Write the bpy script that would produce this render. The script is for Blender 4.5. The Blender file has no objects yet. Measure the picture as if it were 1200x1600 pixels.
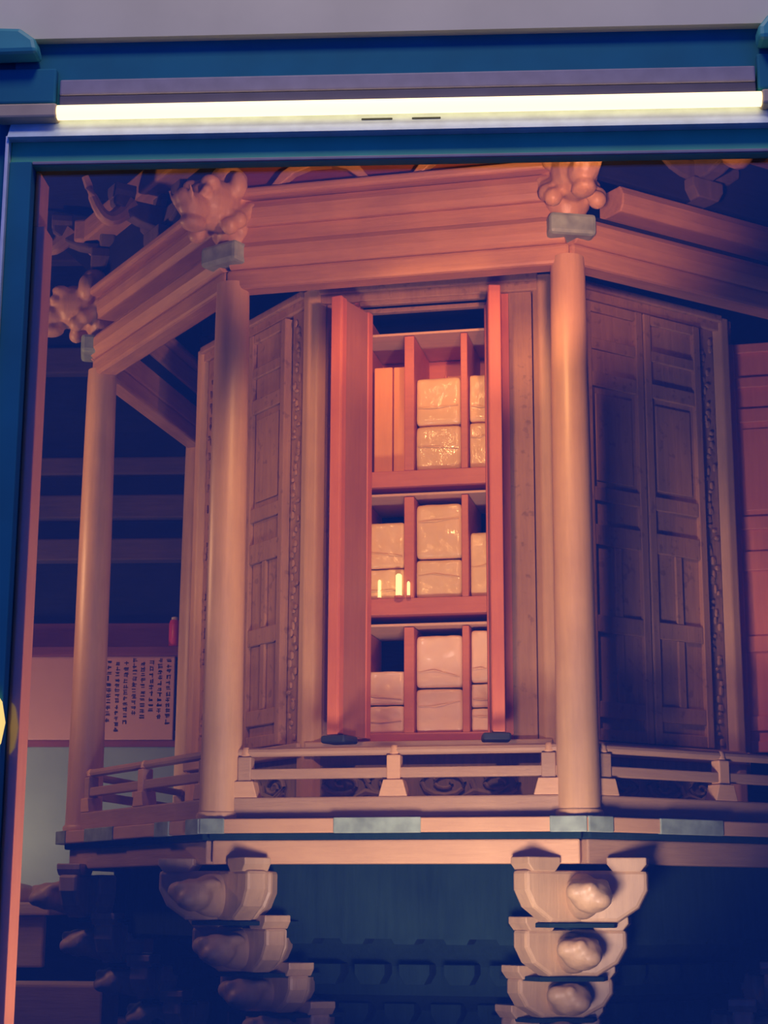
import bpy, bmesh, math, random
from mathutils import Matrix, Vector
rnd = random.Random(7)
S = bpy.context.scene
COL = S.collection
PI = math.pi
R_ = math.radians

# ------------------------------------------------------------------ camera, world, lights, exposure
cam_d = bpy.data.cameras.new('camera'); cam = bpy.data.objects.new('camera', cam_d); COL.objects.link(cam)
cam_d.sensor_fit = 'VERTICAL'; cam_d.sensor_height = 32.0; cam_d.lens = 2700.0 / 1600 * 32.0
cam_d.clip_start = 0.05; cam_d.clip_end = 200
YAW, PIT, ROL = -0.23284, 0.22422, 0.00415
fwd = Vector((math.sin(YAW)*math.cos(PIT), math.cos(YAW)*math.cos(PIT), math.sin(PIT)))
rgt = Vector((math.cos(YAW), -math.sin(YAW), 0)); up = rgt.cross(fwd)
r2 = rgt*math.cos(ROL) + up*math.sin(ROL); u2 = up*math.cos(ROL) - rgt*math.sin(ROL)
m = Matrix((r2, u2, -fwd)).transposed().to_4x4(); m.translation = Vector((1.3312, -7.3034, 1.7088))
cam.matrix_world = m
S.camera = cam
S.view_settings.view_transform = 'Standard'; S.view_settings.look = 'None'
S.view_settings.gamma = 1; S.view_settings.exposure = 0; S.view_settings.use_curve_mapping = False
W = bpy.data.worlds.new('World'); S.world = W; W.use_nodes = True
bg = W.node_tree.nodes['Background']; bg.inputs[0].default_value = (0.02, 0.075, 0.55, 1); bg.inputs[1].default_value = 1.0

def area(name, loc, target, size, size_y, power, color):
    d = bpy.data.lights.new(name, 'AREA'); d.shape = 'RECTANGLE'; d.size = size; d.size_y = size_y
    d.energy = power; d.color = color
    o = bpy.data.objects.new(name, d); COL.objects.link(o); o.location = loc
    o.rotation_euler = (Vector(target) - Vector(loc)).to_track_quat('-Z', 'Y').to_euler()
    return o
# unseen warm lamps put inside the hall, above, below and beside the window
def spot(name, loc, target, power, color, size, blend, soft):
    d = bpy.data.lights.new(name, 'SPOT'); d.energy = power; d.color = color; d.spot_size = math.radians(size); d.spot_blend = blend; d.shadow_soft_size = soft
    o = bpy.data.objects.new(name, d); COL.objects.link(o); o.location = loc
    o.rotation_euler = (Vector(target) - Vector(loc)).to_track_quat('-Z', 'Y').to_euler()
    return o
spot('cabinet_spot', (0.28, -3.0, 3.95), (0.05, -1.0, 2.95), 104, (1.0, 0.47, 0.16), 58, 0.5, 0.05)
spot('beam_spot', (0.85, -3.0, 3.5), (0.22, -1.4, 4.62), 125, (1.0, 0.44, 0.28), 70, 0.45, 0.05)
spot('jamb_fill', (0.40, -2.70, 0.95), (-0.53, -3.30, 2.75), 85, (1.0, 0.50, 0.36), 85, 0.4, 0.05)  # added below the view to brighten the jamb strip
spot('low_lamp', (0.50, -3.1, 1.25), (0.14, -1.0, 2.55), 185, (1.0, 0.72, 0.60), 60, 0.3, 0.22)
area('side_lamp', (-2.7, -1.5, 3.3), (-1.3, -0.7, 3.5), 0.2, 0.3, 18, (1.0, 0.50, 0.22))
area('back_fill', (-3.1, 0.2, 1.9), (-2.4, 1.9, 2.3), 0.4, 0.4, 12, (1.0, 0.75, 0.55))  # added out of view to brighten the back wall and its boards
# added unseen light high behind the camera, brightens the upper wall
area('upper_wall_fill', (0.6, -5.4, 6.6), (0.5, -3.0, 4.2), 0.8, 0.8, 60, (1.0, 0.80, 0.62))

# ------------------------------------------------------------------ materials
def new_mat(name):
    mt = bpy.data.materials.new(name); mt.use_nodes = True
    return mt, mt.node_tree.nodes, mt.node_tree.links, mt.node_tree.nodes['Principled BSDF']
def wood(name, c1_, c2_, rough=0.55, scale=6.0, axis=2, bump=0.25, spots=0.0, coat=0.0):
    c1 = (c1_[0], c1_[1]*0.95, c1_[2]*0.6); c2 = (c2_[0], c2_[1]*0.95, c2_[2]*0.6)
    mt, n, l, b = new_mat(name)
    tc = n.new('ShaderNodeTexCoord'); mp = n.new('ShaderNodeMapping')
    sc = [scale*4]*3; sc[axis] = scale*0.35; mp.inputs['Scale'].default_value = sc
    nz = n.new('ShaderNodeTexNoise'); nz.inputs['Scale'].default_value = 2.2; nz.inputs['Detail'].default_value = 8; nz.inputs['Roughness'].default_value = 0.65
    n2 = n.new('ShaderNodeTexNoise'); n2.inputs['Scale'].default_value = 5; n2.inputs['Detail'].default_value = 4
    cr = n.new('ShaderNodeValToRGB'); cr.color_ramp.elements[0].position = 0.3; cr.color_ramp.elements[1].position = 0.7
    cr.color_ramp.elements[0].color = (*c1, 1); cr.color_ramp.elements[1].color = (*c2, 1)
    l.new(tc.outputs['Object'], mp.inputs[0]); l.new(mp.outputs[0], nz.inputs[0]); l.new(tc.outputs['Object'], n2.inputs[0])
    mx = n.new('ShaderNodeMath'); mx.operation = 'ADD'; ml = n.new('ShaderNodeMath'); ml.operation = 'MULTIPLY'; ml.inputs[1].default_value = 0.5
    l.new(nz.outputs[0], mx.inputs[0]); l.new(n2.outputs[0], mx.inputs[1]); l.new(mx.outputs[0], ml.inputs[0])
    l.new(ml.outputs[0], cr.inputs[0]); out = cr.outputs[0]
    if spots:
        n3 = n.new('ShaderNodeTexNoise'); n3.inputs['Scale'].default_value = 28; n3.inputs['Detail'].default_value = 3
        l.new(tc.outputs['Object'], n3.inputs[0])
        r3 = n.new('ShaderNodeValToRGB'); r3.color_ramp.elements[0].position = 0.60; r3.color_ramp.elements[1].position = 0.70
        l.new(n3.outputs[0], r3.inputs[0])
        mm = n.new('ShaderNodeMix'); mm.data_type = 'RGBA'; mm.inputs[7].default_value = (c1[0]*0.25, c1[1]*0.25, c1[2]*0.4, 1)
        ms = n.new('ShaderNodeMath'); ms.operation = 'MULTIPLY'; ms.inputs[1].default_value = spots
        l.new(r3.outputs[0], ms.inputs[0]); l.new(ms.outputs[0], mm.inputs[0]); l.new(out, mm.inputs[6]); out = mm.outputs[2]
    l.new(out, b.inputs['Base Color'])
    bp = n.new('ShaderNodeBump'); bp.inputs['Strength'].default_value = bump; bp.inputs['Distance'].default_value = 0.01
    l.new(nz.outputs[0], bp.inputs['Height']); l.new(bp.outputs[0], b.inputs['Normal'])
    b.inputs['Roughness'].default_value = rough; b.inputs['Coat Weight'].default_value = coat; b.inputs['Coat Roughness'].default_value = 0.35
    return mt
def flat(name, c, rough=0.6, metal=0.0, var=0.15, scale=8, bump=0.0, coat=0.0):
    mt, n, l, b = new_mat(name)
    tc = n.new('ShaderNodeTexCoord'); nz = n.new('ShaderNodeTexNoise'); nz.inputs['Scale'].default_value = scale; nz.inputs['Detail'].default_value = 6
    cr = n.new('ShaderNodeValToRGB'); cr.color_ramp.elements[0].position = 0.3; cr.color_ramp.elements[1].position = 0.7
    cr.color_ramp.elements[0].color = (*[x*(1-var) for x in c], 1); cr.color_ramp.elements[1].color = (*[min(1, x*(1+var)) for x in c], 1)
    l.new(tc.outputs['Object'], nz.inputs[0]); l.new(nz.outputs[0], cr.inputs[0]); l.new(cr.outputs[0], b.inputs['Base Color'])
    if bump:
        bp = n.new('ShaderNodeBump'); bp.inputs['Strength'].default_value = bump; bp.inputs['Distance'].default_value = 0.01
        l.new(nz.outputs[0], bp.inputs['Height']); l.new(bp.outputs[0], b.inputs['Normal'])
    b.inputs['Roughness'].default_value = rough; b.inputs['Metallic'].default_value = metal
    b.inputs['Coat Weight'].default_value = coat; b.inputs['Coat Roughness'].default_value = 0.12
    return mt
def glow(name, c, s):
    mt, n, l, b = new_mat(name)
    b.inputs['Base Color'].default_value = (0.3, 0.25, 0.08, 1)
    b.inputs['Emission Color'].default_value = (*c, 1); b.inputs['Emission Strength'].default_value = s
    return mt
M = {
 'column': wood('column_wood', (0.58, 0.36, 0.25), (0.78, 0.50, 0.36), 0.42, bump=0.12, coat=0.25),
 'beam': wood('beam_wood', (0.42, 0.22, 0.15), (0.66, 0.36, 0.22), 0.5, axis=0, bump=0.3, coat=0.15),
 'cabinet': wood('cabinet_wood', (0.30, 0.17, 0.13), (0.50, 0.29, 0.20), 0.5, bump=0.3, spots=0.35),
 'post': wood('post_wood', (0.46, 0.28, 0.18), (0.64, 0.40, 0.26), 0.5, bump=0.15),
 'door': wood('red_door_wood', (0.62, 0.17, 0.10), (0.78, 0.25, 0.14), 0.5, bump=0.12),
 'plainleaf': wood('door_face_wood', (0.42, 0.16, 0.11), (0.56, 0.23, 0.15), 0.6, bump=0.12),
 'shelf': wood('shelf_wood', (0.52, 0.15, 0.08), (0.68, 0.22, 0.11), 0.5, axis=0, bump=0.12),
 'orange': wood('orange_board_wood', (0.80, 0.33, 0.10), (0.95, 0.44, 0.15), 0.5, bump=0.1),
 'deck': wood('deck_wood', (0.36, 0.22, 0.18), (0.52, 0.34, 0.27), 0.6, axis=0, bump=0.3),
 'edge': wood('edge_wood', (0.60, 0.36, 0.27), (0.76, 0.48, 0.36), 0.5, axis=0, bump=0.15),
 'carve': wood('carved_wood', (0.44, 0.25, 0.17), (0.72, 0.44, 0.28), 0.45, scale=3, bump=0.4, coat=0.2),
 'lower': wood('bracket_wood', (0.42, 0.30, 0.25), (0.64, 0.46, 0.38), 0.5, scale=3, bump=0.35, coat=0.2),
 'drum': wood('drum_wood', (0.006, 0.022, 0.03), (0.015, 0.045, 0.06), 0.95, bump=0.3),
 'patina': flat('green_patina_metal', (0.30, 0.40, 0.30), 0.5, 0.0, 0.35, 14, 0.2),
 'relief': wood('relief_wood', (0.18, 0.16, 0.15), (0.40, 0.30, 0.25), 0.6, scale=5, bump=0.5),
 'frame': flat('dark_teal_frame_paint', (0.004, 0.15, 0.22), 0.85, 0, 0.12, 5, 0.05),
 'frame_low': flat('lightened_frame_paint', (0.10, 0.50, 0.28), 0.7, 0, 0.12, 5, 0.05),  # frame paint lightened in colour to offset the shade under the ledge
 'eaves': wood('shaded_bracket_wood', (0.10, 0.08, 0.09), (0.22, 0.15, 0.14), 0.8, scale=3, bump=0.3),  # bracket wood darkened in its colour so the eaves read as shaded
 'frame2': flat('grey_teal_block_paint', (0.05, 0.34, 0.32), 0.5, 0, 0.15, 5, 0.05),
 'steel': flat('pale_painted_metal', (0.55, 0.68, 0.70), 0.4, 0, 0.12, 20, 0.02),
 'edge_line': flat('pale_metal_edge', (0.8, 0.8, 0.7), 0.35, 0.2, 0.1, 20),
 'housing': flat('grey_lamp_housing', (0.30, 0.26, 0.28), 0.5, 0, 0.1, 20),
 'lip': flat('dark_grey_batten_lip', (0.09, 0.08, 0.12), 0.6),
 'trough': flat('dark_slot_paint', (0.02, 0.03, 0.03), 0.6),
 'upper': flat('grey_upper_plaster', (0.72, 0.66, 0.42), 0.8, 0, 0.10, 2.5, 0.1),
 'socket': flat('tan_lamp_socket', (0.55, 0.42, 0.25), 0.5),
 'plaster': flat('green_grey_plaster', (0.24, 0.30, 0.25), 0.85, 0, 0.10, 3, 0.1),
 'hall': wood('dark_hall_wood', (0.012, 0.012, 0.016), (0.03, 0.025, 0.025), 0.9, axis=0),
 'tie': wood('tie_beam_wood', (0.09, 0.06, 0.05), (0.16, 0.10, 0.08), 0.6, axis=0),
 'nageshi': wood('rail_wood', (0.18, 0.05, 0.06), (0.26, 0.08, 0.08), 0.6, axis=0),
 'paint_board': flat('plain_notice_paint', (0.62, 0.30, 0.20), 0.7, 0, 0.06, 4),
 'ink': flat('notice_ink', (0.05, 0.02, 0.03), 0.8),
 'jamb': wood('jamb_wood', (0.70, 0.34, 0.24), (0.85, 0.46, 0.34), 0.5, bump=0.1),
 'red': flat('red_enamel', (0.75, 0.06, 0.05), 0.35, 0, 0.05, 8),
 'white': flat('pale_label', (0.8, 0.6, 0.45), 0.6),
 'floorwood': wood('floor_wood', (0.22, 0.14, 0.12), (0.36, 0.23, 0.20), 0.5, axis=0),
 'tube': glow('fluorescent_glow', (1.0, 0.74, 0.40), 2.1),
 'glint': glow('yellow_glint', (1.0, 0.80, 0.30), 1.4),  # emission standing in for bright yellow reflections
 'lampglow': glow('lantern_glow', (1.0, 0.66, 0.20), 1.0),
}
def package_mat(name, c, wrinkle):
    mt, n, l, b = new_mat(name)
    tc = n.new('ShaderNodeTexCoord'); nz = n.new('ShaderNodeTexNoise'); nz.inputs['Scale'].default_value = 11; nz.inputs['Detail'].default_value = 5; nz.inputs['Distortion'].default_value = 1.5
    mu = n.new('ShaderNodeTexNoise'); mu.inputs['Scale'].default_value = 5
    cr = n.new('ShaderNodeValToRGB'); cr.color_ramp.elements[0].position = 0.3; cr.color_ramp.elements[1].position = 0.7
    cr.color_ramp.elements[0].color = (*[x*0.86 for x in c], 1); cr.color_ramp.elements[1].color = (*c, 1)
    l.new(tc.outputs['Object'], nz.inputs[0]); l.new(tc.outputs['Object'], mu.inputs[0]); l.new(mu.outputs[0], cr.inputs[0]); l.new(cr.outputs[0], b.inputs['Base Color'])
    bp = n.new('ShaderNodeBump'); bp.inputs['Strength'].default_value = wrinkle; bp.inputs['Distance'].default_value = 0.02
    l.new(nz.outputs[0], bp.inputs['Height']); l.new(bp.outputs[0], b.inputs['Coat Normal'])
    b.inputs['Roughness'].default_value = 0.7; b.inputs['Coat Weight'].default_value = 0.8; b.inputs['Coat Roughness'].default_value = 0.12
    return mt
M['paper'] = package_mat('wrapped_paper', (0.95, 0.62, 0.22), 0.7)
M['paper2'] = package_mat('wrapped_pale_paper', (0.98, 0.64, 0.34), 1.0)
def glass_mat():
    mt = bpy.data.materials.new('window_glass'); mt.use_nodes = True
    n, l = mt.node_tree.nodes, mt.node_tree.links; n.clear()
    o = n.new('ShaderNodeOutputMaterial'); t = n.new('ShaderNodeBsdfTransparent'); g = n.new('ShaderNodeBsdfGlossy'); g.inputs['Roughness'].default_value = 0.02
    fr = n.new('ShaderNodeFresnel'); fr.inputs[0].default_value = 1.85; mx = n.new('ShaderNodeMixShader')
    l.new(fr.outputs[0], mx.inputs[0]); l.new(t.outputs[0], mx.inputs[1]); l.new(g.outputs[0], mx.inputs[2]); l.new(mx.outputs[0], o.inputs[0])
    return mt
M['glass'] = glass_mat()
for k in ('hall', 'drum', 'eaves', 'tie', 'relief', 'cabinet', 'nageshi'): M[k].node_tree.nodes['Principled BSDF'].inputs['Specular IOR Level'].default_value = 0.15

# ------------------------------------------------------------------ mesh helpers
class MB:
    def __init__(s): s.v = []; s.f = []
    def box(s, x0, x1, y0, y1, z0, z1, mat=None):
        b = len(s.v); P = [Vector((x, y, z)) for z in (z0, z1) for y in (y0, y1) for x in (x0, x1)]
        s.v += [mat @ p if mat else p for p in P]
        s.f += [tuple(b+i for i in q) for q in ((0,2,3,1),(4,5,7,6),(0,1,5,4),(2,6,7,3),(0,4,6,2),(1,3,7,5))]
        return s
    def prism(s, pts, axis, a0, a1, mat=None):
        """pts 2-D outline (counter-clockwise seen from +axis-ish), extruded along axis (0,1,2) from a0 to a1"""
        b = len(s.v); n = len(pts)
        for a in (a0, a1):
            for p, q in pts:
                c = {0: (a, p, q), 1: (p, a, q), 2: (p, q, a)}[axis]
                s.v.append(mat @ Vector(c) if mat else Vector(c))
        s.f += [tuple(range(b+n-1, b-1, -1)), tuple(range(b+n, b+2*n))]
        s.f += [(b+i, b+(i+1) % n, b+n+(i+1) % n, b+n+i) for i in range(n)]
        return s
    def lathe(s, prof, seg=24, mat=None, cx=0, cy=0):
        b = len(s.v); n = len(prof)
        for r, z in prof:
            for i in range(seg):
                a = 2*PI*i/seg; c = Vector((cx + r*math.cos(a), cy + r*math.sin(a), z)); s.v.append(mat @ c if mat else c)
        for j in range(n-1):
            for i in range(seg):
                s.f.append((b+j*seg+i, b+j*seg+(i+1) % seg, b+(j+1)*seg+(i+1) % seg, b+(j+1)*seg+i))
        s.f += [tuple(b+i for i in range(seg-1, -1, -1)), tuple(b+(n-1)*seg+i for i in range(seg))]
        return s
    def tube(s, pts, rad, seg=8):
        b = len(s.v); n = len(pts); P = [Vector(p) for p in pts]
        for i, p in enumerate(P):
            d = (P[min(i+1, n-1)] - P[max(i-1, 0)]).normalized(); a = d.orthogonal().normalized()
            ref = Vector((0, 0, 1)) if abs(d.z) < 0.9 else Vector((1, 0, 0))
            a = d.cross(ref).normalized(); c = d.cross(a); r = rad[i] if isinstance(rad, (list, tuple)) else rad
            for k in range(seg):
                t = 2*PI*k/seg; s.v.append(p + a*math.cos(t)*r + c*math.sin(t)*r)
        for j in range(n-1):
            for k in range(seg): s.f.append((b+j*seg+k, b+j*seg+(k+1) % seg, b+(j+1)*seg+(k+1) % seg, b+(j+1)*seg+k))
        s.f += [tuple(b+i for i in range(seg-1, -1, -1)), tuple(b+(n-1)*seg+i for i in range(seg))]
        return s
    def ball(s, c, r, mat=None, seg=12, rings=8):
        b = len(s.v); c = Vector(c); r = Vector(r if hasattr(r, '__len__') else (r, r, r))
        s.v.append(None)
        top = []
        for j in range(1, rings):
            for i in range(seg):
                p, t = PI*j/rings, 2*PI*i/seg
                q = Vector((r.x*math.sin(p)*math.cos(t), r.y*math.sin(p)*math.sin(t), r.z*math.cos(p)))
                s.v.append(c + (mat @ q if mat else q))
        q = Vector((0, 0, r.z)); s.v[b] = c + (mat @ q if mat else q)
        q = Vector((0, 0, -r.z)); s.v.append(c + (mat @ q if mat else q)); e = len(s.v)-1
        for i in range(seg):
            s.f.append((b, b+1+i, b+1+(i+1) % seg)); o = b+1+(rings-2)*seg
            s.f.append((e, o+(i+1) % seg, o+i))
            for j in range(rings-2):
                o = b+1+j*seg; s.f.append((o+i, o+seg+i, o+seg+(i+1) % seg, o+(i+1) % seg))
        return s
def obj(name, mb, mat, parent=None, bevel=0.0, smooth=False, remesh=0.0, loc=None, rz=None):
    me = bpy.data.meshes.new(name); me.from_pydata([tuple(v) for v in mb.v], [], mb.f)
    bm = bmesh.new(); bm.from_mesh(me); bmesh.ops.recalc_face_normals(bm, faces=bm.faces); bm.to_mesh(me); bm.free()
    me.materials.append(M[mat] if isinstance(mat, str) else mat)
    o = bpy.data.objects.new(name, me); COL.objects.link(o)
    if parent: o.parent = parent
    if loc: o.location = loc
    if rz is not None: o.rotation_euler = (0, 0, rz)
    if remesh:
        q = o.modifiers.new('remesh', 'REMESH'); q.mode = 'VOXEL'; q.voxel_size = remesh; q.use_smooth_shade = True
        q = o.modifiers.new('smooth', 'SMOOTH'); q.iterations = 2
    if bevel:
        q = o.modifiers.new('bevel', 'BEVEL'); q.width = bevel; q.segments = 2; q.limit_method = 'ANGLE'; q.angle_limit = R_(40)
    if smooth:
        for p in me.polygons: p.use_smooth = True
        q = o.modifiers.new('split', 'EDGE_SPLIT'); q.split_angle = R_(35)
    return o
def tag(o, label=None, cat=None, group=None, kind=None):
    for k, v in (('label', label), ('category', cat), ('group', group), ('kind', kind)):
        if v: o[k] = v
    return o
def thing(name, label, cat, loc=(0, 0, 0), rz=0.0, group=None):
    o = bpy.data.objects.new(name, None); COL.objects.link(o); o.location = loc; o.rotation_euler = (0, 0, rz); o.empty_display_size = 0.1
    return tag(o, label, cat, group)
def copy_tree(o, parent=None):
    c = o.copy(); COL.objects.link(c); c.parent = parent
    for ch in list(o.children): copy_tree(ch, c)
    return c
def B(*a, **k): return MB().box(*a, **k)
def rot2(x, y, a): return (x*math.cos(a) - y*math.sin(a), x*math.sin(a) + y*math.cos(a))
def facet_loc(k, ap, z, extra=0.0):
    a = R_(45*k) + extra; x, y = rot2(0, -ap, a); return (x, y, z), a
def corner_loc(k, rad, z, extra=0.0):
    """corner between facet k and facet k+1; local -y points outward"""
    a = R_(45*k + 22.5) + extra; x, y = rot2(0, -rad, a); return (x, y, z), a
def octagon(rad, rotz=0.0): return [rot2(0, -rad, R_(22.5 + 45*i) + rotz) for i in range(8)]

# ------------------------------------------------------------------ the hall (setting)
TH = -0.18                                             # heading of the viewing window and the hall behind it
ct, st = math.cos(TH), math.sin(TH)
WIN = (0.362, -3.2167)                                 # a point on the window plane
HALLROT = -TH                                          # local x runs along the window, local y into the hall
def hall(x, y, z=0.0):                                 # window-local to world
    return (WIN[0] + x*ct + y*st, WIN[1] - x*st + y*ct, z)
def hobj(name, mb, mat, parent=None, **k):
    o = obj(name, mb, mat, parent, **k)
    if parent is None: o.location = hall(0, 0); o.rotation_euler = (0, 0, HALLROT)
    return o
def struct(name, mb, mat, **k): return tag(hobj(name, mb, mat, **k), kind='structure')
YB = 4.85                                              # back wall distance
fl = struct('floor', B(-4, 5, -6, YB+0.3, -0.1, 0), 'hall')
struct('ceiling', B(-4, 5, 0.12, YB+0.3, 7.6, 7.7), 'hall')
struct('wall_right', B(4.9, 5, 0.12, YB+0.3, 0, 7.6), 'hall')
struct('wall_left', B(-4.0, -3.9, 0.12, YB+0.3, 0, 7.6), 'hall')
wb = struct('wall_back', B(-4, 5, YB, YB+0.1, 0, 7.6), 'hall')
obj('plaster_panel', B(-3.9, 1.0, YB-0.03, YB, 1.72, 2.60), 'plaster', wb, bevel=0.003)
for z0, z1, d in ((3.50, 3.62, 0.10), (3.73, 3.86, 0.10), (3.98, 4.08, 0.06), (4.55, 4.70, 0.08), (5.2, 5.36, 0.08)):
    obj('tie_beam', B(-3.9, 3.0, YB-d, YB, z0, z1), 'tie', wb, bevel=0.01)
for x in (-2.75, -0.95):
    obj('wall_post', B(x-0.09, x+0.09, YB-0.05, YB, 0, 7.6), 'hall', wb, bevel=0.01)
obj('picture_rail', B(-3.9, 3.0, YB-0.13, YB, 2.985, 3.035), 'nageshi', wb, bevel=0.006)
obj('lower_rail', B(-3.9, 3.0, YB-0.05, YB, 2.515, 2.55), 'nageshi', wb, bevel=0.004)
obj('rail_board', B(-3.9, 3.0, YB-0.04, YB, 3.035, 3.17), 'nageshi', wb, bevel=0.004)
# wooden dais along the wall, lower left
t = thing('wooden_dais', 'weathered reddish wooden dais with a stepped front along the wall, bottom left', 'platform', hall(-2.4, YB-0.35), HALLROT)
obj('top_board', B(-1.4, 0.62, -0.45, 0.30, 1.66, 1.72), 'deck', t, bevel=0.01)
obj('front_board', B(-1.4, 0.58, -0.38, -0.33, 1.42, 1.66), 'floorwood', t, bevel=0.01)
obj('step', B(-1.4, 0.95, -0.75, -0.38, 1.16, 1.36), 'deck', t, bevel=0.012)
obj('base', B(-1.4, 0.95, -0.70, 0.30, 0, 1.16), 'floorwood', t, bevel=0.01)
t = thing('rough_stone', 'rough pinkish lump of rock on the dais at the bottom left corner', 'rock', hall(-2.42, YB-0.45, 1.70), HALLROT)
mb = MB()
for i in range(9):
    mb.ball((rnd.uniform(-.42, .42), rnd.uniform(-.1, .1), rnd.uniform(.02, .06)), (rnd.uniform(.1, .2), .12, rnd.uniform(.05, .11)))
obj('rock_body', mb, 'lower', t, remesh=0.02)

# writing board and plain board on the wall
def vertical_writing(parent, x0, x1, z0, z1, cols, seed):
    r = random.Random(seed)
    for c in range(cols):
        mbk = MB(); x = x1 - (c+0.5)*(x1-x0)/cols; w = (x1-x0)/cols*0.30; z = z1 - r.uniform(0, 0.02)
        zend = z0 + r.uniform(0, 0.12)
        while z > zend:
            h = w*r.uniform(1.5, 2.1)
            for k in range(r.randint(3, 5)):                       # brush strokes of one character
                if r.random() < .6:
                    zz = z - h*r.uniform(.1, .9); mbk.box(x-w*r.uniform(.5, 1), x+w*r.uniform(.5, 1), -0.0215, -0.020, zz-0.0022, zz+0.0022)
                else:
                    xx = x + w*r.uniform(-.7, .7); mbk.box(xx-0.002, xx+0.002, -0.0217, -0.020, z-h, z-h*r.uniform(0, .3))
            z -= h*1.25
        obj('ink_column', mbk, 'ink', parent)['kind'] = 'stuff'
t = thing('writing_board', 'wooden board with vertical columns of ink writing on the back wall', 'sign', hall(-1.56, YB-0.055, 2.55), HALLROT)
obj('board', B(-0.21, 0.21, -0.02, 0.02, 0, 0.445), 'paint_board', t, bevel=0.004)
vertical_writing(t, -0.16, 0.20, 0.03, 0.43, 8, 3)
t = thing('plain_board', 'blank reddish tan board on the back wall left of the outer column', 'sign', hall(-2.24, YB-0.055, 2.55), HALLROT)
obj('board', B(-0.33, 0.36, -0.02, 0.02, 0, 0.445), 'paint_board', t, bevel=0.004)
t = thing('red_cylinder', 'small bright red cylinder standing on the dark rail above the writing board', 'container', hall(-1.355, YB-0.09, 3.035), HALLROT)
obj('body', MB().lathe([(0.026, 0), (0.030, 0.006), (0.030, 0.12), (0.024, 0.14)], 20), 'red', t, smooth=True)
obj('cap', MB().lathe([(0.018, 0.14), (0.018, 0.155), (0.008, 0.16)], 16), 'white', t, smooth=True)

# ------------------------------------------------------------------ the octagonal gallery that carries everything
A0 = 1.507; R0 = 1.631; ZP = 2.0
gal = thing('octagonal_gallery', 'octagonal wooden gallery platform with pale board edge and green metal fittings', 'platform', (0, 0, 0))
obj('deck', MB().prism(octagon(1.70), 2, 1.985, 2.0), 'deck', gal, bevel=0.004)
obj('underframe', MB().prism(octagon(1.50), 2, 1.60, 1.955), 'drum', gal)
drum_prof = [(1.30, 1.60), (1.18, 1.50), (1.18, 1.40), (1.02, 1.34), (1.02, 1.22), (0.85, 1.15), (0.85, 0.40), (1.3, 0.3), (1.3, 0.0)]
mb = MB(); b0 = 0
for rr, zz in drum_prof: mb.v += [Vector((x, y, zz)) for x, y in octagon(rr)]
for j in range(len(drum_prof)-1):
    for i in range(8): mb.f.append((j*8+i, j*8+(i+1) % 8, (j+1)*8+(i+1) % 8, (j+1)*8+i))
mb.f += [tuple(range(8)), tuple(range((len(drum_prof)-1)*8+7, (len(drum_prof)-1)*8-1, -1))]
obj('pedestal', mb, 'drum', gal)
AP = 1.70*math.cos(R_(22.5)); HP = 1.70*math.sin(R_(22.5))
for k in range(-3, 5):
    (x, y, z), a = facet_loc(k, AP, 1.985)
    e = obj('edge_board', MB().prism([(-HP-0.0145, -0.035), (HP+0.0145, -0.035), (HP-0.02, 0.05), (-HP+0.02, 0.05)], 2, -0.036, 0.012), 'edge', gal, bevel=0.004, loc=(x, y, z), rz=a)
    for s0, s1 in ((-HP-0.012, -HP+0.075), (-0.19, 0.11), (HP-0.11, HP+0.012)) if k == 0 else ((-HP-0.012, -HP+0.09), (-0.36, -0.08), (0.30, 0.42), (HP-0.09, HP+0.012)):
        obj('metal_fitting', B(s0, s1, -0.040, -0.02, -0.038, 0.014), 'patina', e, bevel=0.003)
    (x, y, z), a = facet_loc(k, 1.53, 1.847)
    f = obj('fascia_beam', B(-0.632, 0.632, -0.03, 0.06, 0, 0.08), 'edge' if k == 0 else 'deck', gal, bevel=0.006, loc=(x, y, z), rz=a)
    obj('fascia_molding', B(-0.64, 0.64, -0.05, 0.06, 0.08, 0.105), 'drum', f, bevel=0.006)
    if -2 <= k <= 2:
        for row, (ap, zz) in enumerate(((1.32, 1.58), (1.16, 1.44), (1.02, 1.30), (0.90, 1.18))):
            half = ap*math.tan(R_(22.5)); nb = 5 - (row > 1)
            for i in range(nb):
                s = -half + 2*half*(i+1)/(nb+1)
                (x, y, z), a = facet_loc(k, ap, zz)
                ox, oy = rot2(s, 0, a)
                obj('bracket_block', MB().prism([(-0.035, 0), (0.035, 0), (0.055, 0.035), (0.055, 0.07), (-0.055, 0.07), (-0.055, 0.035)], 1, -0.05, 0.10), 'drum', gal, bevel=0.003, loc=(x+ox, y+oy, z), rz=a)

# columns
names = {-1: 'front left column in warm light', 0: 'front right column in warm light, nearest the window', -2: 'slim-looking far left column before the dark hall', -3: 'shaded rear left column behind the gap of the left side', 1: 'right side column beyond the frame edge'}
cmb = MB().lathe([(0.078, 0), (0.074, 0.04), (0.070, 0.5), (0.068, 1.2), (0.062, 1.90), (0.060, 1.96)], 32)
proto = None
for k in (-4, -3, -2, -1, 0, 1, 2, 3):
    loc, a = corner_loc(k, R0, ZP)
    if proto is None:
        t = thing('column', 'round pale wooden column', 'column', loc, a, 'outer columns of the gallery')
        obj('shaft', cmb, 'column', t, smooth=True)
        obj('foot_ring', MB().lathe([(0.082, 0), (0.084, 0.012), (0.080, 0.022)], 32), 'column', t, smooth=True)
        proto = t
    else: t = copy_tree(proto)
    t.location = loc; t.rotation_euler = (0, 0, a)
    t['label'] = {-4: 'wooden column at the back of the gallery, hidden left', 2: 'wooden column at the back right of the gallery', 3: 'wooden column at the very back of the gallery', **{q: 'round wooden ' + v for q, v in names.items()}}[k]

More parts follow.
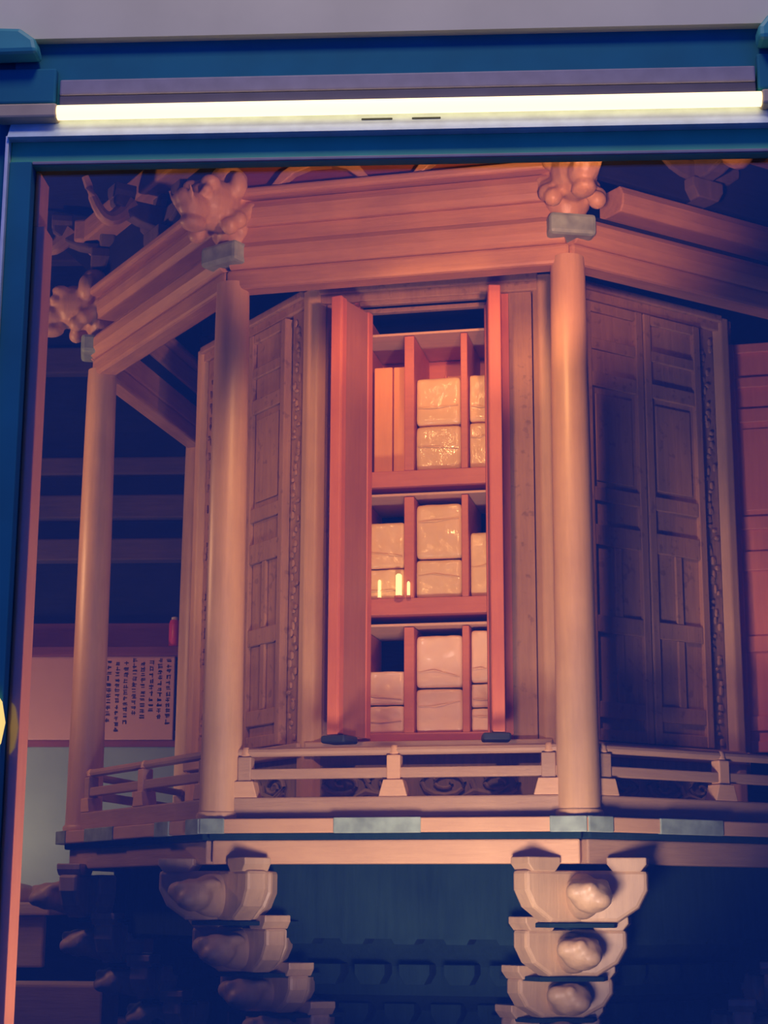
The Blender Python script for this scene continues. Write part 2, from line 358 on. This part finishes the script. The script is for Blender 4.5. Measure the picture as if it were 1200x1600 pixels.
# beams around the top
for k, lab in ((-3, 'rear left'), (-2, 'far left'), (-1, 'left side'), (0, 'front'), (1, 'right side'), (2, 'far right'), (3, 'rear right'), (4, 'rear')):
    loc, a = facet_loc(k, A0, 3.93)
    t = thing('crossbeam', {0: 'glowing red-brown carved lintel spanning the two front columns', -1: 'stepped lintel running back from front left column, orange highlights', 1: 'dim lintel running right from the front right column'}.get(k, 'wooden lintel on the %s of the gallery' % lab), 'beam', loc, a, 'crossbeams of the gallery')
    L = 0.625
    obj('tie_beam', B(-L-0.012, L+0.012, -0.045, 0.045, 0.0, 0.075), 'beam', t, bevel=0.012)
    obj('main_beam', MB().prism([(-0.055, 0.085), (-0.072, 0.11), (-0.072, 0.15), (-0.055, 0.175), (0.05, 0.175), (0.05, 0.075), (-0.045, 0.075)], 0, -L, L), 'beam', t, bevel=0.006)
    obj('recess_board', B(-L, L, 0.03 if k else -0.045, 0.05, 0.175, 0.236), 'beam' if k == 0 else 'hall', t, bevel=0.003)  # side boards coloured near-black to stand for shade in the gap
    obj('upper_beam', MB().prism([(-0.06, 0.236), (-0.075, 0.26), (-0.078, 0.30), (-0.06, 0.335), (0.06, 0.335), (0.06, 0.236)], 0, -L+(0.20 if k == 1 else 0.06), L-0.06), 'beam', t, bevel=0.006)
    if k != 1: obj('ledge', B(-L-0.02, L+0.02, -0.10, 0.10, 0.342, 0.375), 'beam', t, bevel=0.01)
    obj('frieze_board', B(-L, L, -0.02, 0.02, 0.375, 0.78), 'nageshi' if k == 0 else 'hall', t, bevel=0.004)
    for sx in (-0.28, 0.26):
        kp = [(-0.20, 0.375), (-0.17, 0.375), (-0.10, 0.43), (-0.04, 0.45), (0.04, 0.45), (0.10, 0.43), (0.17, 0.375), (0.20, 0.375), (0.15, 0.44), (0.07, 0.49), (-0.07, 0.49), (-0.15, 0.44)]
        if k == 0: obj('frog_leg_strut', MB().prism([(p+sx, q) for p, q in kp[::-1]], 1, -0.06, -0.02), 'beam', t, bevel=0.005)
    obj('purlin', B(-L-0.1, L+0.1, -0.12, 0.0, 0.60, 0.70), 'beam', t, bevel=0.01)

# lion-head nose of each column head
def nose_mesh():
    q = MB()
    q.ball((0, -0.10, 0.16), (0.085, 0.12, 0.10))                       # skull
    q.ball((0, -0.21, 0.115), (0.055, 0.075, 0.055))                    # snout
    q.ball((0, -0.27, 0.14), (0.035, 0.03, 0.03))                       # nose
    q.ball((0, -0.21, 0.05), (0.045, 0.06, 0.028))                      # jaw
    for s in (-1, 1):
        q.ball((s*0.045, -0.17, 0.215), (0.035, 0.04, 0.028))           # brow
        q.ball((s*0.052, -0.20, 0.175), 0.02)                           # eye
        q.ball((s*0.085, -0.06, 0.235), (0.028, 0.04, 0.055))           # ear
        for j in range(5): q.ball((s*(0.08+0.012*(j % 2)), -0.10+0.035*j, 0.06+0.03*j), 0.034)   # mane curls
        for j in range(4): q.ball((s*0.04, 0.0-0.02*(j % 2), 0.08+0.065*j), 0.042)
        q.tube([(s*0.035, -0.24, 0.10), (s*0.045, -0.27, 0.13), (s*0.05, -0.29, 0.17)], [0.012, 0.010, 0.005])
    q.ball((0, -0.03, 0.29), (0.07, 0.06, 0.05)); q.ball((0, 0.02, 0.1), (0.08, 0.08, 0.12))
    return q
proto = None
nl = {-1: 'carved lion-head beam end above the front left column', 0: 'carved lion-head beam end above the front right column, orange lit', -2: 'carved beast-head beam end above the far left column', -3: 'carved beam end above the shaded rear left column', 1: 'carved beam end above the right side column'}
for k in (-3, -2, -1, 0, 1):
    loc, a = corner_loc(k, R0+0.02, 4.08)
    if proto is None:
        t = thing('carved_lion_head', '', 'carving', loc, a, 'carved lion heads')
        obj('beast_head', nose_mesh(), 'carve', t, remesh=0.009)
        obj('joint_block', B(-0.085, 0.085, -0.075, 0.09, -0.06, 0.02), 'patina', t, bevel=0.015)
        proto = t
    else: t = copy_tree(proto)
    t.location = loc; t.rotation_euler = (0, 0, a); t['label'] = nl[k]

# eaves brackets over columns and facet middles
def arm_pts(L, h, curl=0.0):
    pts = []
    for i in range(9):
        u = -1 + 2*i/8; pts.append((u*L, h*(0.85*abs(u)**3) - h*0.0))
    pts += [(L*1.0, h*1.35), (L*0.72, h*1.35), (L*0.66, h*1.12), (-L*0.66, h*1.12), (-L*0.72, h*1.35), (-L, h*1.35)]
    return pts
def eaves_bracket(loc, a, label, diag):
    t = thing('eaves_bracket', label, 'bracket', loc, a, 'eaves brackets')
    blk = [(-0.05, 0), (0.05, 0), (0.075, 0.04), (0.075, 0.08), (-0.075, 0.08), (-0.075, 0.04)]
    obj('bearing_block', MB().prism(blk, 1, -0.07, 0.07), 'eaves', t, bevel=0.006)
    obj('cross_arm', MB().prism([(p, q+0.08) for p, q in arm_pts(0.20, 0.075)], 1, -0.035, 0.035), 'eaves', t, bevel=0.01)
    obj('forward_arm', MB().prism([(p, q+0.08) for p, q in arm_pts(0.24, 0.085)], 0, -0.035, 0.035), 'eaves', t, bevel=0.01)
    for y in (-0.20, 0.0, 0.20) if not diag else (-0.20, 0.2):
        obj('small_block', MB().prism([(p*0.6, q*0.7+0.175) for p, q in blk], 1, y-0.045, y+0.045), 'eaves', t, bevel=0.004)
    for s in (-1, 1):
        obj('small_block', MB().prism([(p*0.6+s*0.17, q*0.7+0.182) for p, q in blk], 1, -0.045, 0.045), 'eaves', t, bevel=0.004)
    q = MB(); pts = []; rr = []
    for i in range(12):
        u = i/11; pts.append((0, -0.16-0.20*u, 0.20+0.11*math.cos(u*PI*1.1+PI*0.55)*(0.6+u*0.6) - 0.02)); rr.append(0.042*(1-0.65*u))
    q.tube(pts, rr, 10)
    obj('curled_tail', q, 'carve', t, smooth=True)  # left paler than the darkened arms, so the tail looks lit
    return t
for k in (-2, -1, 0, 1):
    loc, a = facet_loc(k, A0, 4.305)
    if k: eaves_bracket(loc, a, {-2: 'eaves bracket on the far left lintel', -1: 'curled eaves bracket on the left side lintel, lit orange from below', 1: 'dim eaves bracket on the right side lintel'}[k], False)
for k in (-3, -2, -1, 0, 1):
    loc, a = corner_loc(k, R0, 4.42)
    eaves_bracket(loc, a, {-3: 'eaves bracket over the rear left column', -2: 'curled eaves bracket over the far left column', -1: 'eaves bracket over the front left column', 0: 'eaves bracket over the front right column', 1: 'eaves bracket over the right side column'}[k], True)
roof = thing('eaves_roof', 'dark octagonal eaves roof over the gallery', 'roof', (0, 0, 4.70))
obj('soffit', MB().prism(octagon(2.05), 2, 0.0, 0.06), 'hall', roof, bevel=0.01)
obj('roof_edge', MB().prism(octagon(2.12), 2, 0.06, 0.16), 'beam', roof, bevel=0.02)

# ------------------------------------------------------------------ railings
def railing(k, label):
    loc, a = facet_loc(k, A0+0.01, ZP)
    t = thing('railing', label, 'railing', loc, a, 'low railings round the gallery')
    obj('top_rail', MB().tube([(-0.57, 0, 0.228), (0.57, 0, 0.228)], 0.016, 10), 'deck', t, smooth=True)
    obj('middle_rail', B(-0.57, 0.57, -0.016, 0.016, 0.135, 0.170), 'deck', t, bevel=0.004)
    obj('base_rail', B(-0.575, 0.575, -0.03, 0.03, 0.0, 0.072), 'deck', t, bevel=0.006)
    for s in (-0.53, 0.0, 0.53):
        p = obj('baluster', B(s-0.024, s+0.024, -0.022, 0.022, 0.072, 0.212), 'edge' if s == 0 else 'deck', t, bevel=0.004)
        obj('baluster_foot', MB().prism([(s-0.05, 0.072), (s+0.05, 0.072), (s+0.034, 0.128), (s-0.034, 0.128)], 1, -0.03, 0.03), 'edge', p, bevel=0.003)
        obj('baluster_cap', MB().lathe([(0.014, 0.212), (0.020, 0.217), (0.018, 0.235), (0.010, 0.245)], 14, cx=s), 'edge', p, smooth=True)
    return t
railing(-2, 'low wooden railing on the far left side')
railing(-1, 'low wooden railing receding left of the front left column')
railing(0, 'low wooden railing between the two front columns')
railing(1, 'low wooden railing right of the front right column')

# ------------------------------------------------------------------ the sutra cabinet
RC = 1.195; AC = RC*math.cos(R_(22.5)); HC = RC*math.sin(R_(22.5)); DR = R_(1.7)
cab = thing('sutra_cabinet', 'octagonal wooden sutra cabinet with panelled doors standing inside the ring of columns', 'cabinet', (0, 0, ZP), DR)
def cab_facet(k): (x, y, z), a = facet_loc(k, AC, 0); return (x, y, z), a
for i in range(8):
    (x, y, z), a = corner_loc(i, RC-0.02, 0)
    obj('corner_post', MB().lathe([(0.056, 0), (0.052, 0.03), (0.050, 2.05), (0.052, 2.06)], 8), 'post', cab, bevel=0.006, loc=(x, y, z), rz=a)
obj('roof_board', MB().prism(octagon(1.14), 2, 2.06, 2.12), 'hall', cab, bevel=0.01)
obj('base_floor', MB().prism(octagon(1.08), 2, 0.0, 0.03), 'hall', cab)
LEAF_RAILS = [(0.0, 0.045), (0.085, 0.145), (0.40, 0.465), (0.73, 0.81), (0.90, 0.955), (1.35, 1.41), (1.50, 1.545), (1.65, 1.69)]
def leaf(parent, w, mat='cabinet', plain=False, rmat=None):
    """panelled leaf, local x 0..w, front face toward -y, z 0..1.69"""
    rmat = rmat or mat
    d = obj('door_leaf', B(0.004, w-0.004, -0.012, 0.012, 0.0, 1.685), 'plainleaf' if plain else mat, parent, bevel=0.002)
    sw = 0.036 if w > 0.2 else 0.028
    for x0 in (0, w-sw): obj('stile', B(x0, x0+sw, -0.030, 0.016, 0, 1.69), rmat, d, bevel=0.004)
    for z0, z1 in LEAF_RAILS: obj('rail', B(sw, w-sw, -0.027, -0.012, z0, z1), rmat, d, bevel=0.004)
    for z0, z1 in ((0.145, 0.40), (0.465, 0.73)): obj('muntin', B(w/2-0.017, w/2+0.017, -0.024, -0.012, z0, z1), rmat, d, bevel=0.003)
    for z0, z1 in ((0.955, 1.35), ): obj('raised_panel', B(sw+0.022, w-sw-0.022, -0.019, -0.012, z0+0.025, z1-0.025), mat, d, bevel=0.005)
    return d
rl = random.Random(11)
for k in range(-3, 5):
    (x, y, z), a = cab_facet(k)
    L = HC - 0.03
    p = obj('plinth_panel', B(-L, L, -0.005, 0.03, 0.03, 0.245), 'relief', cab, bevel=0.003, loc=(x, y, z), rz=a)
    obj('sill', B(-HC, HC, -0.045, 0.03, 0.245, 0.295), 'deck', p, bevel=0.006)
    obj('plinth_base', B(-HC, HC, -0.055, 0.03, 0.0, 0.05), 'deck', p, bevel=0.006)
    if -1 <= k <= 1:
        for j in range(4):                       # carved wave scrolls of the plinth
            cx = -0.33 + 0.19*j + rl.uniform(-.02, .02); q = MB(); pts = []; rr = []
            for i in range(22):
                u = i/21; th = u*3.6*PI; r = 0.075*(1-u*0.85)
                pts.append((cx + r*1.3*math.cos(th+j), -0.012, 0.145 + r*0.75*math.sin(th+j))); rr.append(0.011*(1-0.5*u))
            q.tube(pts, rr, 6); obj('wave_scroll', q, 'relief', p, smooth=True)
        for s in (-0.2, 0.2): obj('leaf_scroll', MB().tube([(s-0.09, -0.01, 0.09), (s-0.03, -0.012, 0.115), (s+0.04, -0.012, 0.10), (s+0.10, -0.01, 0.14)], [0.004, 0.014, 0.012, 0.003], 6), 'relief', p, smooth=True)
    h = obj('header', B(-L, L, -0.02, 0.03, 2.0, 2.07), 'cabinet', cab, bevel=0.006, loc=(x, y, z), rz=a)
    obj('header_molding', B(-L, L, -0.04, -0.02, 2.035, 2.065), 'cabinet', h, bevel=0.005)
    for s in (-1, 1):
        q = MB().box(*(sorted((s*0.312, s*0.40))), -0.006, 0.02, 0.295, 2.0)
        cs = obj('carved_strip', q, 'cabinet', cab, bevel=0.002, loc=(x, y, z), rz=a)
        if -1 <= k <= 1 and not (k == 0 and s > 0):
            q = MB()
            for i in range(60):
                q.ball((s*0.356 + rl.uniform(-.026, .026), -0.008, 0.33 + i*0.0275 + rl.uniform(-.008, .008)), (rl.uniform(.006, .016), 0.009, rl.uniform(.008, .02)), seg=6, rings=4)
            o = obj('vine_relief', q, 'cabinet', cs, smooth=True); o['kind'] = 'stuff'
    if k not in (0, 2):
        obj('back_board', B(-0.315, 0.315, 0.012, 0.03, 0.295, 2.0), 'cabinet', cab, loc=(x, y, z), rz=a)
        for s in (-1, 1):
            d = leaf(cab, 0.298)
            ox, oy = rot2(0.004 if s > 0 else -0.302, -0.005, a); d.location = (x+ox, y+oy, 0.30); d.rotation_euler = (0, 0, a)
# front facet: jamb boards and the dark chamber behind the opening
(x, y, z), a = cab_facet(0)
SL, SR = -0.270, 0.265
obj('jamb_board', B(-0.40, SL, 0.0, 0.02, 0.295, 2.0), 'cabinet', cab, bevel=0.002, loc=(x, y, z), rz=a)
obj('jamb_board', B(SR-0.002, 0.40, 0.0, 0.02, 0.295, 2.0), 'door', cab, bevel=0.002, loc=(x, y, z), rz=a)
obj('chamber_side', B(SL-0.02, SL, 0.0, 0.42, 0.28, 2.0), 'door', cab, loc=(x, y, z), rz=a)
obj('chamber_side', B(SR, SR+0.02, 0.0, 0.42, 0.28, 2.0), 'door', cab, loc=(x, y, z), rz=a)
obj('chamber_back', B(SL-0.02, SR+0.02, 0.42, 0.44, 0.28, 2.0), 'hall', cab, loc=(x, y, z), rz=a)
obj('chamber_floor', B(SL, SR, 0.0, 0.42, 0.27, 0.298), 'shelf', cab, loc=(x, y, z), rz=a)
for z0, y0 in ((1.985, -0.01), (1.955, 0.0)): obj('lintel_strip', B(SL, SR, y0, y0+0.03, z0, z0+0.018), 'cabinet', cab, bevel=0.004, loc=(x, y, z), rz=a)
# open leaves of the front doors
def open_leaf(s_hinge, ang, w, mirror, mat, facet=0, label=None):
    (x, y, z), a = cab_facet(facet); ox, oy = rot2(s_hinge, -0.012, a)
    d = leaf(cab, w, 'door', plain=facet == 0, rmat=mat)
    if mirror:
        for o in [d]+list(d.children): o.data = o.data.copy(); o.data.transform(Matrix.Scale(-1, 4, (0, 1, 0))); o.data.flip_normals()
    d.location = (x+ox, y+oy, 0.305); d.rotation_euler = (0, 0, a + ang)
    if label: d['label'] = label
    if facet == 0: d.scale = (1, 1, 0.97)
    return d
d = open_leaf(SL+0.042, R_(-107.5), 0.235, False, 'door', label='opened left door leaf, bright red edge')
obj('foot_block', B(0.15, 0.25, -0.05, 0.05, -0.034, -0.006), 'trough', d, bevel=0.008)  # dark block below the outer end of the leaf
obj('leaf_edge', B(0.225, 0.240, -0.030, 0.014, -0.004, 1.694), 'door', d, bevel=0.004)
d = open_leaf(SR-0.03, R_(-78), 0.235, True, 'door', label='opened right door leaf, bright red edge')
obj('foot_block', B(0.15, 0.25, -0.05, 0.05, -0.034, -0.006), 'trough', d, bevel=0.008)  # matching dark block below the right leaf
obj('leaf_edge', B(0.225, 0.240, -0.014, 0.030, -0.004, 1.694), 'door', d, bevel=0.004)
# open leaf of the right-hand facet, facing the window
open_leaf(-0.30, R_(-92), 0.30, False, 'door', facet=2, label='opened red door leaf at the right edge of the view')
(x2, y2, _), a2 = cab_facet(2)
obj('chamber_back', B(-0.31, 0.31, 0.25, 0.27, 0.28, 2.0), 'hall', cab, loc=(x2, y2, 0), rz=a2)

# ------------------------------------------------------------------ three shelf units inside, and what they hold
cosd, sind = math.cos(DR), math.sin(DR)
def cabpt(s, out, z):                                   # facet-0 local -> world (out = towards the viewer)
    p = rot2(s, -(AC+out), DR); return (p[0], p[1], z)
units = []
for i, (z0, z1, lab) in enumerate(((3.262, 3.873, 'top red wooden shelf unit in the open cabinet, with an orange board'), (2.770, 3.234, 'middle red wooden shelf unit in the open cabinet'), (2.300, 2.735, 'bottom red wooden shelf unit in the open cabinet'))):
    t = thing('shelf_unit', lab, 'shelf', cabpt(-0.005, -0.02, z0), DR, 'shelf units stacked in the cabinet')
    h = z1-z0; x0, x1 = SL+0.003+0.005, SR-0.003+0.005
    obj('top_board', B(x0, x1, -0.004, 0.36, h-0.010, h), 'edge', t, bevel=0.002)
    obj('bottom_board', B(x0, x1, 0.0, 0.36, 0.0, 0.062 if i < 2 else 0.03), 'shelf', t, bevel=0.003)
    zb = 0.062 if i < 2 else 0.03
    obj('side_board', B(x0, x0+0.014, 0, 0.36, zb, h-0.013), 'shelf', t, bevel=0.002)
    obj('side_board', B(x1-0.014, x1, 0, 0.36, zb, h-0.013), 'shelf', t, bevel=0.002)
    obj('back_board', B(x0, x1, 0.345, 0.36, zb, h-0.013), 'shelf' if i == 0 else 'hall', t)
    obj('divider', B(-0.092, -0.054, 0.0, 0.34, zb, h-0.013), 'shelf', t, bevel=0.003)
    obj('divider', B(0.127, 0.153, 0.0, 0.34, zb, h-0.013), 'shelf', t, bevel=0.003)
    units.append((z0+zb, z1-0.013))
def package(s0, s1, z0, z1, label, mat, recess=0.022, depth=0.24, seed=0, group='wrapped sutra packages in the shelf units'):
    r = random.Random(seed); w, h = s1-s0, z1-z0; nx, nz, ny = 8, 6, 5
    bm = bmesh.new(); bmesh.ops.create_cube(bm, size=1); bmesh.ops.subdivide_edges(bm, edges=bm.edges, cuts=7, use_grid_fill=True)
    for v in bm.verts:
        c = v.co.copy(); rr = 0.10
        e = [max(0, abs(q)-0.42)/0.08 for q in c]; k = sum(x > 0.3 for x in e)
        f = 1 - 0.012*(k-1) if k > 1 else 1 + 0.008*r.uniform(-1, 1)
        v.co = Vector((c.x*w*f, (c.y+0.5)*depth + (0.004*r.uniform(-1, 1) if c.y < 0 else 0), max(0.0, (c.z*(f if c.z > 0 else 1)+0.5)*h - (0.004*r.random() if c.z > 0.4 else 0))))
    me = bpy.data.meshes.new('sutra_package'); bm.to_mesh(me); bm.free(); me.materials.append(M[mat])
    for p in me.polygons: p.use_smooth = True
    t = thing('sutra_package', label, 'package', cabpt((s0+s1)/2, -0.02-recess, z0), DR + r.uniform(-.015, .015), group)
    o = bpy.data.objects.new('wrapped_bundle', me); COL.objects.link(o); o.parent = t
    q = o.modifiers.new('sub', 'SUBSURF'); q.levels = 1; q.render_levels = 1
    # folded plastic flap on the front
    fl_ = MB(); zz = h*r.uniform(.25, .7)
    fl_.tube([(-w*0.44, -0.003, zz), (-w*0.1, -0.006, zz+h*0.05*r.uniform(-1, 1)), (w*0.44, -0.003, zz+h*0.12*r.uniform(-1, 1))], 0.0015, 5)
    obj('plastic_fold', fl_, mat, t, smooth=True)
    return t
c1, c2, c3 = (-0.246, -0.099), (-0.057, 0.120), (0.150, 0.244)
u1, u2, u3 = units[0][0], units[1][0], units[2][0]
P = [
 (c2, u1, u1+0.180, 'lower wrapped package in the middle cell of the top shelf unit', 'paper'),
 (c2, u1+0.182, u1+0.372, 'upper wrapped package in the middle cell of the top shelf unit', 'paper'),
 (c3, u1+0.0, u1+0.185, 'lower package in the right cell of the top shelf unit', 'paper'),
 (c3, u1+0.187, u1+0.375, 'upper package in the right cell of the top shelf unit', 'paper'),
 (c1, u2, u2+0.120, 'lower package in the left cell of the middle shelf unit, behind yellow painted glints', 'paper'),
 (c1, u2+0.121, u2+0.300, 'upper package in the left cell of the middle shelf unit', 'paper'),
 (c2, u2, u2+0.150, 'lower package in the middle cell of the middle shelf unit', 'paper'),
 (c2, u2+0.153, u2+0.365, 'tall upper package in the middle cell of the middle shelf unit', 'paper'),
 (c3, u2, u2+0.250, 'package in the right cell of the middle shelf unit', 'paper'),
 (c1, u3, u3+0.105, 'lower package in the left cell of the bottom shelf unit', 'paper2'),
 (c1, u3+0.107, u3+0.235, 'upper package in the left cell of the bottom shelf unit', 'paper2'),
 (c2, u3, u3+0.165, 'lower pale package in the middle cell of the bottom shelf unit', 'paper2'),
 (c2, u3+0.168, u3+0.365, 'upper package with shiny plastic creases in the bottom unit, middle cell', 'paper2'),
 (c3, u3, u3+0.09, 'lowest package in the right cell of the bottom shelf unit', 'paper2'),
 (c3, u3+0.092, u3+0.180, 'second package up in the right cell of the bottom shelf unit', 'paper2'),
 (c3, u3+0.183, u3+0.38, 'topmost package in the right cell of the bottom shelf unit', 'paper2'),
]
for i, (c, z0, z1, lab, mt) in enumerate(P): package(c[0], c[1], z0, z1, lab, mt, seed=i+1)
t = thing('orange_board', 'tall bright orange wooden board leaning in the left cell of the top shelf unit', 'board', cabpt(-0.170, -0.10, u1), DR)
obj('plank', B(-0.062, 0.010, 0, 0.03, 0, 0.44), 'orange', t, bevel=0.004); obj('plank', B(0.014, 0.062, 0.004, 0.03, 0, 0.44), 'orange', t, bevel=0.004)
t = thing('upright_slat', 'upright orange wooden slat behind the packages in the top unit, middle cell', 'board', cabpt(0.065, -0.32, u1), DR)
obj('plank', B(-0.045, 0.05, 0, 0.02, 0, 0.46), 'orange', t, bevel=0.004); obj('batten', B(-0.055, -0.045, -0.006, 0.02, 0, 0.46), 'shelf', t, bevel=0.002)
for i, (s, h, r, lab) in enumerate(((-0.195, 0.070, 0.006, 'thin yellow painted glint in the middle shelf unit, leftmost of three'), (-0.115, 0.085, 0.012, 'bright yellow painted glint in the middle shelf unit, widest of three'), (-0.078, 0.055, 0.006, 'short yellow painted glint in the middle shelf unit, rightmost of three'))):
    t = thing('painted_glint', lab, 'light', cabpt(s, -0.012 if i else -0.04, u2), DR, 'painted yellow glints in the middle shelf unit')  # glowing pieces added to imitate reflected glints, no real lamps
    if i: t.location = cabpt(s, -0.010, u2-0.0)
    obj('glint_foot', MB().lathe([(r*1.5, 0), (r*1.5, 0.006), (r, 0.008)], 12), 'shelf', t)
    obj('glint_tube', MB().lathe([(r, 0.008), (r, h), (r*0.5, h+0.006)], 14), 'glint', t, smooth=True)

# ------------------------------------------------------------------ corner brackets beneath the platform
def boat(L0, L1, h):
    """bracket arm outline from -L0 to L1, rounded up at the ends"""
    return [(-L0+0.06, 0), (L1-0.10, 0), (L1-0.03, h*0.28), (L1, h*0.62), (L1, h), (-L0, h), (-L0, h*0.55), (-L0+0.02, h*0.25)]
def fist(cx, cy, cz, r, q):
    q.ball((cx, cy, cz), (r*1.3, r*1.1, r)); q.ball((cx-r*0.9, cy-r*0.3, cz+r*0.25), (r*0.75, r*0.7, r*0.6)); q.ball((cx+r*0.3, cy-r*0.8, cz-r*0.2), (r*0.7, r*0.6, r*0.55)); q.ball((cx-r*0.3, cy-r*0.9, cz+r*0.45), r*0.4)
proto = None
bl = {-2: 'dark stacked corner bracket under the far left corner of the platform', -1: 'stacked corner bracket with carved rounded ends under the front left column', 0: 'stacked corner bracket with carved knob under the front right column', 1: 'stacked corner bracket under the right side column'}
for k in (-2, -1, 0, 1):
    loc, a = corner_loc(k, R0, 1.10)
    if proto is None:
        t = thing('corner_bracket', '', 'bracket', loc, a, 'corner brackets under the platform'); proto = t
        for tier, (back, z0, h, L) in enumerate(((0.04, 0.56, 0.165, 0.235), (0.17, 0.385, 0.15, 0.20), (0.31, 0.245, 0.13, 0.19), (0.44, 0.12, 0.12, 0.18))):
            for s in (-1, 1):
                mt = Matrix.Translation((0, back, z0)) @ Matrix.Rotation(s*R_(22.5), 4, 'Z')
                out = [(p*s, q_) for p, q_ in boat(L*0.75, L, h)]
                # inner end (towards the facet middle) is the long one
                out = [(-p, q_) for p, q_ in out] if True else out
                obj('arm', MB().prism(out, 1, -0.04, 0.04, mat=mt), 'lower', t, bevel=0.012)
                q = MB(); q.box(0.03, 0.11, -0.045, 0.045, h, h+0.045); 
                mb2 = MB().prism([(-0.045, h-0.004), (0.045, h-0.004), (0.065, h+0.02), (0.065, h+0.042), (-0.065, h+0.042), (-0.065, h+0.02)], 1, -0.05, 0.05, mat=mt @ Matrix.Translation((-s*L*0.72, 0, 0)))
                obj('bearing_block', mb2, 'lower', t, bevel=0.004)
            q = MB(); q.ball((0, back-0.05, z0+h*0.5), (0.06, 0.14, h*0.46)); fist(0, back-0.17, z0+h*0.5, 0.055, q)
            for s in (-1, 1): q.ball((s*0.045, back-0.13, z0+h*0.72), (0.025, 0.05, 0.02))
            obj('carved_nose', q, 'lower', t, remesh=0.010)
            obj('shelf_board', MB().prism([(-0.11, back-0.05), (0.11, back-0.05), (0.20, back+0.16), (-0.20, back+0.16)], 2, z0-0.018, z0-0.003), 'drum', t, bevel=0.003)
        obj('core_post', B(-0.05, 0.05, 0.30, 0.6, 0.0, 0.74), 'drum', t)
    else: t = copy_tree(proto)
    t.location = loc; t.rotation_euler = (0, 0, a); t['label'] = bl[k]

# ------------------------------------------------------------------ the viewing window in front
win = bpy.data.objects.new('window_1', None); COL.objects.link(win); win.location = hall(0, 0, 0); win.rotation_euler = (0, 0, HALLROT); win['kind'] = 'structure'
obj('glass_pane', B(-0.93, 1.9, 0.01, 0.016, 0.2, 3.62), 'glass', win)
obj('side_frame', B(-0.988, -0.928, -0.03, 0.07, 0, 3.612), 'frame', win, bevel=0.004)
obj('frame_edge', B(-0.997, -0.988, -0.045, 0.0, 0, 3.678), 'edge_line', win, bevel=0.002)
obj('side_frame', B(1.9, 2.0, -0.03, 0.07, 0, 3.612), 'frame', win, bevel=0.004)
obj('inner_jamb', B(-0.928, -0.898, 0.02, 0.11, 0, 3.45), 'jamb', win, bevel=0.003)
obj('inner_jamb', B(-0.928, -0.915, 0.02, 0.11, 3.45, 3.60), 'jamb', win, bevel=0.002)  # narrower top piece imitates the lintel's shade on the jamb
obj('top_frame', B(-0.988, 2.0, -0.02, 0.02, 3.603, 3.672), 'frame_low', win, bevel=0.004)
obj('top_bead', B(-0.928, 1.9, -0.026, -0.018, 3.604, 3.613), 'housing', win, bevel=0.002)
sill = obj('lintel_ledge', MB().prism([(-0.055, 3.670), (-0.02, 3.670), (-0.015, 3.733), (-0.02, 3.733)], 0, -0.99, 2.0), 'steel', win)
for x0, x1 in ((-0.062, 0.020), (0.070, 0.146)): obj('slot', MB().prism([(-0.036, 3.708), (-0.030, 3.708), (-0.024, 3.716), (-0.030, 3.716)], 0, x0, x1), 'trough', sill, bevel=0.002)
obj('upper_beam', B(-0.99, 2.0, -0.02, 0.07, 3.672, 3.965), 'frame', win, bevel=0.004)
wf = struct('wall_front', B(-4, -0.99, 0.0, 0.12, 0, 7.6), 'frame')
obj('upper_wall', B(-4, 5, -0.05, 0.12, 3.952, 7.6), 'upper', wf)
obj('right_wall', B(2.0, 5, 0, 0.12, 0, 3.952), 'frame', wf)
for x0, x1 in ((-1.30, -0.91), (0.965, 1.35)):
    s = -1 if x0 < 0 else 1; e0, e1 = (x1, x1+0.06) if s < 0 else (x0-0.03, x0)
    q = MB().prism([(x0, 3.885), (x1, 3.89), (x1-0.01, 3.93), (x1-0.05, 3.96), (x0, 3.98)] if s < 0 else [(x0, 3.885), (x1, 3.885), (x1, 3.98), (x0+0.03, 3.96), (x0, 3.92)], 1, -0.10, -0.03)
    obj('end_corbel', q, 'frame2', win, bevel=0.012)
    obj('end_block', B(x0, x1+(0.04 if s < 0 else 0), -0.045, -0.02, 3.77, 3.87), 'frame', win, bevel=0.006)
lt = thing('fluorescent_lamp', 'glowing fluorescent tube in a grey batten over the window', 'lamp', hall(0.04, -0.05, 3.738), HALLROT)
obj('batten', B(-0.90, 0.92, 0.005, 0.03, 0.053, 0.098), 'housing', lt, bevel=0.005)
obj('batten_lip', B(-0.90, 0.92, 0.008, 0.03, 0.024, 0.052), 'lip', lt, bevel=0.003)
obj('tube', MB().tube([(-0.90, 0, 0), (0.93, 0, 0)], 0.0195, 16), 'tube', lt, smooth=True)
obj('socket', B(-1.06, -0.90, -0.02, 0.03, -0.02, 0.02), 'socket', lt, bevel=0.006)
obj('socket', B(0.93, 1.1, -0.02, 0.03, -0.02, 0.02), 'socket', lt, bevel=0.006)
t = thing('wall_lantern', 'glowing yellow lantern peeking in at the left edge of the view', 'lamp', hall(-0.953, -0.05, 2.06), HALLROT)
obj('shade', MB().lathe([(0.012, 0), (0.030, 0.03), (0.038, 0.08), (0.028, 0.13), (0.010, 0.155)], 16), 'lampglow', t, smooth=True)
obj('wall_arm', B(-0.008, 0.008, 0.0, 0.102, 0.16, 0.172), 'frame', t); obj('top_cap', MB().lathe([(0.012, 0.152), (0.014, 0.172)], 12), 'frame', t)

# turn the whole place so that the hall walls lie square to the world axes
G = Matrix.Rotation(TH, 4, 'Z')
bpy.context.view_layer.update()
for o in list(bpy.data.objects):
    if o.parent is None: o.matrix_world = G @ o.matrix_world
